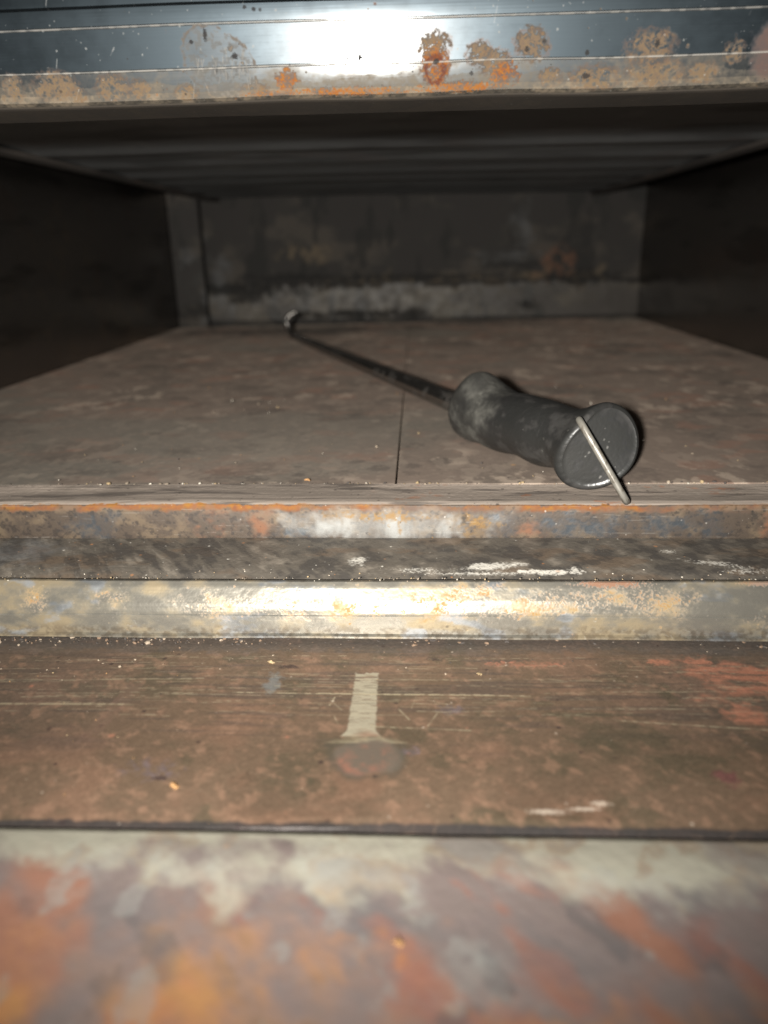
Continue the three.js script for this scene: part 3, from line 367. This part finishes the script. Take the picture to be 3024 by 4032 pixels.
// ------------------------------------------------------------------ baking stones
function stone(name, label, x0, x1) {
  const o = thing(name, label, 'baking stone', [(x0 + x1) / 2, -0.032, -0.82], 'baking stones of the oven floor');
  const sh = [[x0, -0.4000], [x1, -0.4000], [x1 > 0.1 ? x1 : x1 + 0.0004, x1 > 0.1 ? -1.405 : -1.355], [x0 < -0.1 ? x0 : x0 - 0.0004, x0 < -0.1 ? -1.305 : -1.355]];
  const c = o.position, shape = new THREE.Shape(sh.map(([x, z]) => new THREE.Vector2(x, -z)));
  const g = new THREE.ExtrudeGeometry(shape, { depth: 0.028, bevelEnabled: true, bevelSize: 0.0006, bevelThickness: 0.0006, bevelOffset: -0.0006, bevelSegments: 2 }); g.rotateX(-Math.PI / 2);
  const p = g.attributes.position, u = g.attributes.uv, h = 0.0304;
  for (let i = 0; i < p.count; i++) { const x = p.getX(i), y = p.getY(i), z = p.getZ(i), t = stoneMat.userData.uv(x, -z - Math.min(0, y - 0.028)); u.setXY(i, t[0], t[1]); p.setXYZ(i, x - c.x, y - 0.0300 - c.y, z - c.z); }
  const m = add('slab', g, stoneMat, o); return m;
}
stone('baking_stone', 'scorched brown baking stone with the hooked tip of the poker lying on it', -0.4125, -0.01240);
stone('baking_stone_001', 'scorched brown baking stone carrying the black rubber grip', -0.01120, 0.3965);

// ------------------------------------------------------------------ the open door in front
const door = slab('door', -HALF, HALF, -0.089, -0.0562, -0.300, 0.034, 0.002, voidMat, oven, (x, y, z) => [x, z]); door.userData.label = 'open door lying flat with brown baked panel and rusty grey frame';
profile('inner_panel', [[-0.054, -0.3005, 0.3005], [-0.0450, -0.3005, 0.3005], [-0.0452, -0.27, 0.27], [-0.0450, -0.22, 0.22], [-0.0452, -0.187, 0.187], [-0.0453, -0.1826, 0.1826], [-0.0458, -0.1820, 0.1818], [-0.054, -0.1820, 0.176]], -HALF, HALF, panelMat, door, { wob: 0.00035, seed: 23 });
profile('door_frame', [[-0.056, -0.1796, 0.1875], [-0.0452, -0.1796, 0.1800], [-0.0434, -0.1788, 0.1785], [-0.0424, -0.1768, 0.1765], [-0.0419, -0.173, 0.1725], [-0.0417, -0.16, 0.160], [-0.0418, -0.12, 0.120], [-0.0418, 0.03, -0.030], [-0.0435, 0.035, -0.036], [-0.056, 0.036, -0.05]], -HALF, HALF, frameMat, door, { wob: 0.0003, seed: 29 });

// ------------------------------------------------------------------ the oven poker
const poker = thing('oven_poker', 'long steel oven poker with black rubber grip and wire hanging loop', 'oven poker', [0.094, 0, -0.383]);
const V = (x, y, z) => new THREE.Vector3(x, y, z), BP = poker.position;
const gripMat = (() => {
  const S = new Surf(512, 512, 0, 1, 0, 1);                                                        // X along the grip, v round it
  S.blob('dust', 0.14, 0.30, 0.16, 0.22, { rag: 0.9, edge: 0.9, freq: 1.2, amp: 1 }); S.blob('dust', 0.29, 0.36, 0.12, 0.2, { rag: 1.0, edge: 0.9, freq: 1.4, amp: 0.9 }); S.blob('dust', 0.20, 0.62, 0.12, 0.14, { rag: 1.0, edge: 0.8, freq: 1.2 }); S.blob('dust', 0.12, 0.45, 0.07, 0.12, { rag: 1.1, edge: 0.8, amp: 0.6 }); S.blob('dust', 0.05, 0.66, 0.06, 0.10, { rag: 1.0, edge: 0.8, amp: 0.6 }); S.blob('dust', 0.31, 0.70, 0.06, 0.08, { rag: 1.2, edge: 0.8, amp: 0.5 });
  S.specks('dust', 81, 60, 0.003, 0.012, () => 0.5); S.scratches('scr', 82, 60, 1.57, 0.4, 0.02, 0.1, 0.001, 0.7);
  const du = S.mask('dust'), sc = S.mask('scr');
  return S.bake((X, v, k, o) => {
    const f = fb(X * 14, v * 14, 4), g = fb(X * 60, v * 60, 3);
    o.r = 0.020; o.g = 0.0195; o.b = 0.019; o.metal = 0; o.rough = 0.44 + 0.2 * (f - 0.5); o.h = 0.5 + 0.4 * (g - 0.5) + 0.3 * (f - 0.5);
    o.mix([0.05, 0.048, 0.045], ss(0.45, 0.7, f) * 0.6); const d = du[k] * (0.3 + 0.7 * ss(0.25, 0.75, f * 0.6 + g * 0.4)); o.mix([0.12, 0.116, 0.10], d * 0.8); o.rough += d * 0.4; o.mix([0.10, 0.095, 0.09], sc[k] * 0.4);
  }, { bump: 0.0006 });
})();
{
  const A = V(0.037, 0.0195, -0.503), B = V(0.0945, 0.0232, -0.3835), ax = B.clone().sub(A).normalize(), toEye = V(-0.23, 0.24, 0.94).normalize();
  const prof = [[-0.022, 0.0078], [-0.020, 0.0125], [-0.008, 0.0165], [0.03, 0.0188], [0.10, 0.0204], [0.20, 0.0206], [0.32, 0.0196], [0.45, 0.0194], [0.58, 0.0192], [0.70, 0.0186], [0.80, 0.0178], [0.88, 0.0181], [0.94, 0.0198], [0.98, 0.0216], [1.0, 0.0224], [1.012, 0.0223], [1.022, 0.0212], [1.024, 0.0200], [1.020, 0.0190], [1.022, 0.0178], [1.032, 0.012], [1.037, 0.005], [1.038, 0.0001]];
  const nT = 80, pos = [], uv = [], idx = [], cap0 = 17;
  const build = (rows, end) => {
    pos.length = uv.length = idx.length = 0;
    rows.forEach(([s, r], j) => {
      const c = A.clone().lerp(B, s), t = ss(0.75, 1.0, s), n = ax.clone().lerp(toEye, 0.38 * t).normalize(), X = V(0, 1, 0).cross(n).normalize(), Y = n.clone().cross(X);
      for (let i = 0; i <= nT; i++) {
        const a = i / nT * Math.PI * 2, hump = 0.0075 * Math.exp(-(((s - 0.13) / 0.10) ** 2)) * Math.exp(-(((a - 1.75) / 0.75) ** 2)), fing = (s < 0.9 ? 1 : 0) * ss(0.9, 0.75, s) * (0.0010 * Math.sin(s * 19 + 1.2) * (0.55 - 0.45 * Math.sin(a - 0.3)) - 0.0013 * Math.exp(-(((s - 0.36) / 0.07) ** 2)) * Math.max(0, Math.sin(a)));
        const lobe = ss(0.86, 1.0, s) * (0.12 * Math.cos(2 * (a - 0.80)) + 0.05 * Math.cos(a - 0.7) - 0.04 * Math.exp(-(((a - 2.2) / 0.3) ** 2))), rr = r * (1 + lobe + 0.03 * (vn(s * 7, Math.cos(a) * 1.5 + 4) - 0.5)) + (r > 0.01 ? hump + fing + (s < 0.9 ? 0.0005 * Math.exp(-(((a - 0.95) / 0.07) ** 2)) : 0) : 0);
        const p = c.clone().addScaledVector(X, Math.cos(a) * rr).addScaledVector(Y, Math.sin(a) * rr); p.addScaledVector(n, ss(0.86, 1.0, s) * 0.0042 * Math.cos(2 * (a - 2.35)) * Math.min(1, (r / 0.021) ** 2)); p.y = Math.max(p.y, 0.0002);
        pos.push(p.x - BP.x, p.y - BP.y, p.z - BP.z); uv.push(end ? 0.5 + Math.cos(a) * r * 12 : s * 0.9 + 0.05, end ? 0.5 + Math.sin(a) * r * 12 : i / nT);
        if (j && i) { const q = j * (nT + 1) + i; idx.push(q - nT - 2, q - nT - 1, q, q - nT - 2, q, q - 1); }
      }
    });
    const g = new THREE.BufferGeometry(); g.setAttribute('position', new THREE.Float32BufferAttribute(pos, 3)); g.setAttribute('uv', new THREE.Float32BufferAttribute(uv, 2)); g.setIndex([...idx]); g.computeVertexNormals(); return g;
  };
  const fine = []; for (let k = 0; k < 10; k++) fine.push(prof[k]);
  const dense = []; for (let k = 0; k <= cap0; k++) { dense.push(prof[k]); if (k > 2 && k < 13) { const a = prof[k - 1], b = prof[k], c = prof[k + 1], d = prof[k + 2] ?? c; for (const t of [1 / 3, 2 / 3]) { const h = (i) => 0.5 * (2 * b[i] + (c[i] - a[i]) * t + (2 * a[i] - 5 * b[i] + 4 * c[i] - d[i]) * t * t + (3 * b[i] - a[i] - 3 * c[i] + d[i]) * t ** 3); dense.push([b[0] + (c[0] - b[0]) * t, h(1)]); } } }
  const grip = add('grip', build(dense, false), gripMat, poker);
  const capMat = (() => {
    const S = new Surf(256, 256, 0, 1, 0, 1); S.specks('pale', 91, 60, 0.004, 0.012, () => 0.7); const pl = S.mask('pale');
    return S.bake((X, v, k, o) => { const g = fb(X * 50, v * 50, 4), f = fb(X * 9, v * 9, 3); o.r = o.g = 0.030; o.b = 0.0295; o.metal = 0; o.rough = 0.33; o.h = g; o.mix([0.05, 0.048, 0.047], ss(0.45, 0.7, f) * 0.6); o.mix([0.3, 0.29, 0.27], pl[k] * 0.4); }, { bump: 0.00022 });
  })();
  add('end_cap', build(prof.slice(cap0), true), capMat, grip);
  // wire loop hinged on the end cap
  const wireMat = (() => { const S = new Surf(256, 64, 0, 1, 0, 1); return S.bake((X, v, k, o) => { const f = fb(X * 40, v * 6, 4); o.r = 0.165; o.g = 0.155; o.b = 0.135; o.metal = 0.2; o.rough = 0.45; o.h = f; o.mix([0.08, 0.068, 0.052], ss(0.45, 0.65, f) * 0.8); }, { bump: 0.0002 }); })();
  const top = V(0.0818, 0.0415, -0.3700), bot = V(0.1050, 0.0030, -0.3560), eye = V(0, 0.125, 0), mid = top.clone().add(bot).multiplyScalar(0.5), dep = eye.clone().sub(mid).normalize(), along = bot.clone().sub(top).normalize();
  dep.addScaledVector(along, -dep.dot(along)).normalize();
  const L = top.distanceTo(bot), W = 0.013, pts = [];
  for (const [a, d] of [[0.02, 0], [0.10, 0.25], [0.0, 0.55], [0.04, 0.85], [0.14, 1], [0.5, 1.05], [0.86, 1], [0.97, 0.82], [1.0, 0.5], [0.97, 0.2], [0.86, 0.02], [0.6, -0.06], [0.35, -0.06], [0.12, -0.05]]) pts.push(top.clone().addScaledVector(along, a * L).addScaledVector(dep, (d - 0.55) * W + 0.002).sub(BP));
  const tg = new THREE.TubeGeometry(new THREE.CatmullRomCurve3(pts, true, 'centripetal'), 140, 0.0018, 12, true);
  add('hanging_loop', tg, wireMat, poker);
  // shaft
  const shaftMat = (() => { const S = new Surf(1024, 64, 0, 1, 0, 1); return S.bake((X, v, k, o) => { const f = fb(X * 60, v * 5, 4), g = fb(X * 300, v * 20, 3); o.r = 0.26; o.g = 0.245; o.b = 0.23; o.metal = 0.95; o.rough = 0.24 + 0.1 * (f - 0.5); o.h = g; o.mix([0.05, 0.042, 0.036], ss(0.48, 0.66, f) * 0.7); o.metal -= ss(0.48, 0.66, f) * 0.4; }, { bump: 0.0001 }); })();
  const s0 = V(0.042, 0.0190, -0.492), s1 = V(-0.1815, 0.0056, -1.098), path = new THREE.CatmullRomCurve3([s0, s0.clone().lerp(s1, 0.3), s0.clone().lerp(s1, 0.7), s1].map((p) => p.sub(BP)));
  { const g = new THREE.TubeGeometry(path, 60, 1, 24), p = g.attributes.position, c = V(0, 0, 0); for (let j = 0; j <= 60; j++) { path.getPointAt(j / 60, c); for (let i = 0; i <= 24; i++) { const k = j * 25 + i, q = V(p.getX(k), p.getY(k), p.getZ(k)).sub(c).multiplyScalar(0.0074 - 0.0026 * j / 60).add(c); p.setXYZ(k, q.x, q.y, q.z); } } add('shaft', g, shaftMat, poker); }
  // hooked tip, far in the dark
  const steel = new THREE.MeshStandardMaterial({ color: new THREE.Color().setRGB(0.16, 0.16, 0.155), metalness: 1, roughness: 0.5 });
  add('hook', new THREE.TubeGeometry(new THREE.CatmullRomCurve3([V(-0.1805, 0.0056, -1.095), V(-0.1855, 0.0085, -1.108), V(-0.190, 0.017, -1.113), V(-0.1915, 0.026, -1.114), V(-0.187, 0.033, -1.115), V(-0.178, 0.0375, -1.116)].map((p) => p.sub(BP))), 40, 0.0032, 12), shaftMat, poker);
  const tip = add('added_glint_bead', new THREE.LatheGeometry([[0.0001, 0.0085], [0.003, 0.0075], [0.0052, 0.004], [0.0056, 0], [0.0052, -0.004], [0.003, -0.0075], [0.0001, -0.0085]].map(([a, b]) => new THREE.Vector2(a, b)).reverse(), 16), steel, poker); tip.position.set(-0.1925, 0.0245, -1.1125).sub(BP); tip.scale.setScalar(0.6); tip.rotation.set(0.2, 0, -0.35);  // bead added to give the bend of the hook its glint
}

// ------------------------------------------------------------------ crumbs
{
  const tones = [[0.34, 0.25, 0.14], [0.30, 0.24, 0.18], [0.55, 0.50, 0.42], [0.06, 0.05, 0.045], [0.18, 0.12, 0.08], [0.36, 0.20, 0.085]];
  const grit = new THREE.MeshStandardMaterial({ vertexColors: true, roughness: 0.9 }), r = rng(404), gs = [];
  const crumb = (s, col) => { const g = new THREE.IcosahedronGeometry(1, 0), p = g.attributes.position, seen = new Map(), c = new Float32Array(p.count * 3), sx = 0.7 + r() * 0.9, sy = 0.5 + r() * 0.5, sz = 0.7 + r() * 0.6; for (let i = 0; i < p.count; i++) { const k = [p.getX(i), p.getY(i), p.getZ(i)].map((q) => q.toFixed(3)).join(); if (!seen.has(k)) seen.set(k, 0.65 + 0.6 * r()); const f = seen.get(k) * s; p.setXYZ(i, p.getX(i) * f * sx, p.getY(i) * f * sy, p.getZ(i) * f * sz); c.set(col, i * 3); } g.computeVertexNormals(); g.rotateY(r() * 6); g.setAttribute('color', new THREE.BufferAttribute(c, 3)); return g; };
  const scatter = (n, x0, x1, z0, z1, y, s0, s1, pick) => { for (let k = 0; k < n; k++) { const s = s0 + (s1 - s0) * r() ** 3, g = crumb(s, tones[pick[Math.floor(r() * pick.length)]]); g.translate(x0 + r() * (x1 - x0), y + s * 0.25, z0 + (z1 - z0) * r() ** 1.6); gs.push(g); } };
  scatter(320, -0.26, 0.26, -0.2985, -0.270, -0.0449, 0.00012, 0.0006, [1, 1, 4, 3, 3, 4]);
  scatter(520, -0.26, 0.26, -0.3002, -0.2935, -0.0449, 0.0002, 0.0011, [1, 3, 3, 3, 4, 4, 4]);
  scatter(130, -0.26, 0.26, -0.3990, -0.3955, -0.0006, 0.0003, 0.0011, [0, 1, 2, 3]);
  scatter(150, -0.26, 0.26, -0.3120, -0.3300, -0.0203, 0.00015, 0.0005, [0, 1, 2, 3]);
  scatter(110, -0.22, 0.22, -0.40, -0.75, 0.0, 0.0003, 0.0010, [0, 1, 2, 3, 5]);
  scatter(130, -0.22, 0.22, -0.27, -0.183, -0.0450, 0.00012, 0.00045, [0, 1, 4, 5]);
  scatter(70, -0.22, 0.22, -0.3090, -0.3050, -0.0180, 0.0002, 0.0006, [0, 1, 2]);
  const m = add('crumbs', mergeGeometries(gs), grit); m.userData = { label: 'fine grit and crumbs strewn along the rail foot and ledge seams', category: 'crumbs', kind: 'stuff' };
  let n = 0;
  for (const [x, y, z, s, t, label] of [[-0.0638, -0.045, -0.2793, 0.0013, 0, 'golden crumb beside a dark flake on the brown door panel'], [-0.0820, -0.045, -0.2001, 0.0011, 5, 'orange crumb near a dark scratch on the brown door panel'], [0.0261, -0.045, -0.2714, 0.0009, 0, 'yellow crumb under the orange smear on the brown door panel'], [-0.0051, -0.0418, -0.1400, 0.0011, 5, 'blurred orange crumb on the rusty door frame'], [-0.063, -0.0004, -0.4035, 0.0013, 5, 'tan crumb lying by the ledge seam on the baking stone']]) {
    const gs2 = [crumb(s, tones[t]), crumb(s * 0.7, tones[t]), crumb(s * 0.5, tones[t])]; gs2[1].translate(s * 0.9, -s * 0.1, s * 0.4); gs2[2].translate(-s * 0.8, -s * 0.2, -s * 0.3);
    const c = add(n ? 'bread_crumb_' + String(n).padStart(3, '0') : 'bread_crumb', mergeGeometries(gs2), grit); c.position.set(x, y + s * 0.45, z); c.userData = { label, category: 'crumb', group: 'bread crumbs' }; n++;
  }
}
scene.environment = null;
renderer.render(scene, camera);
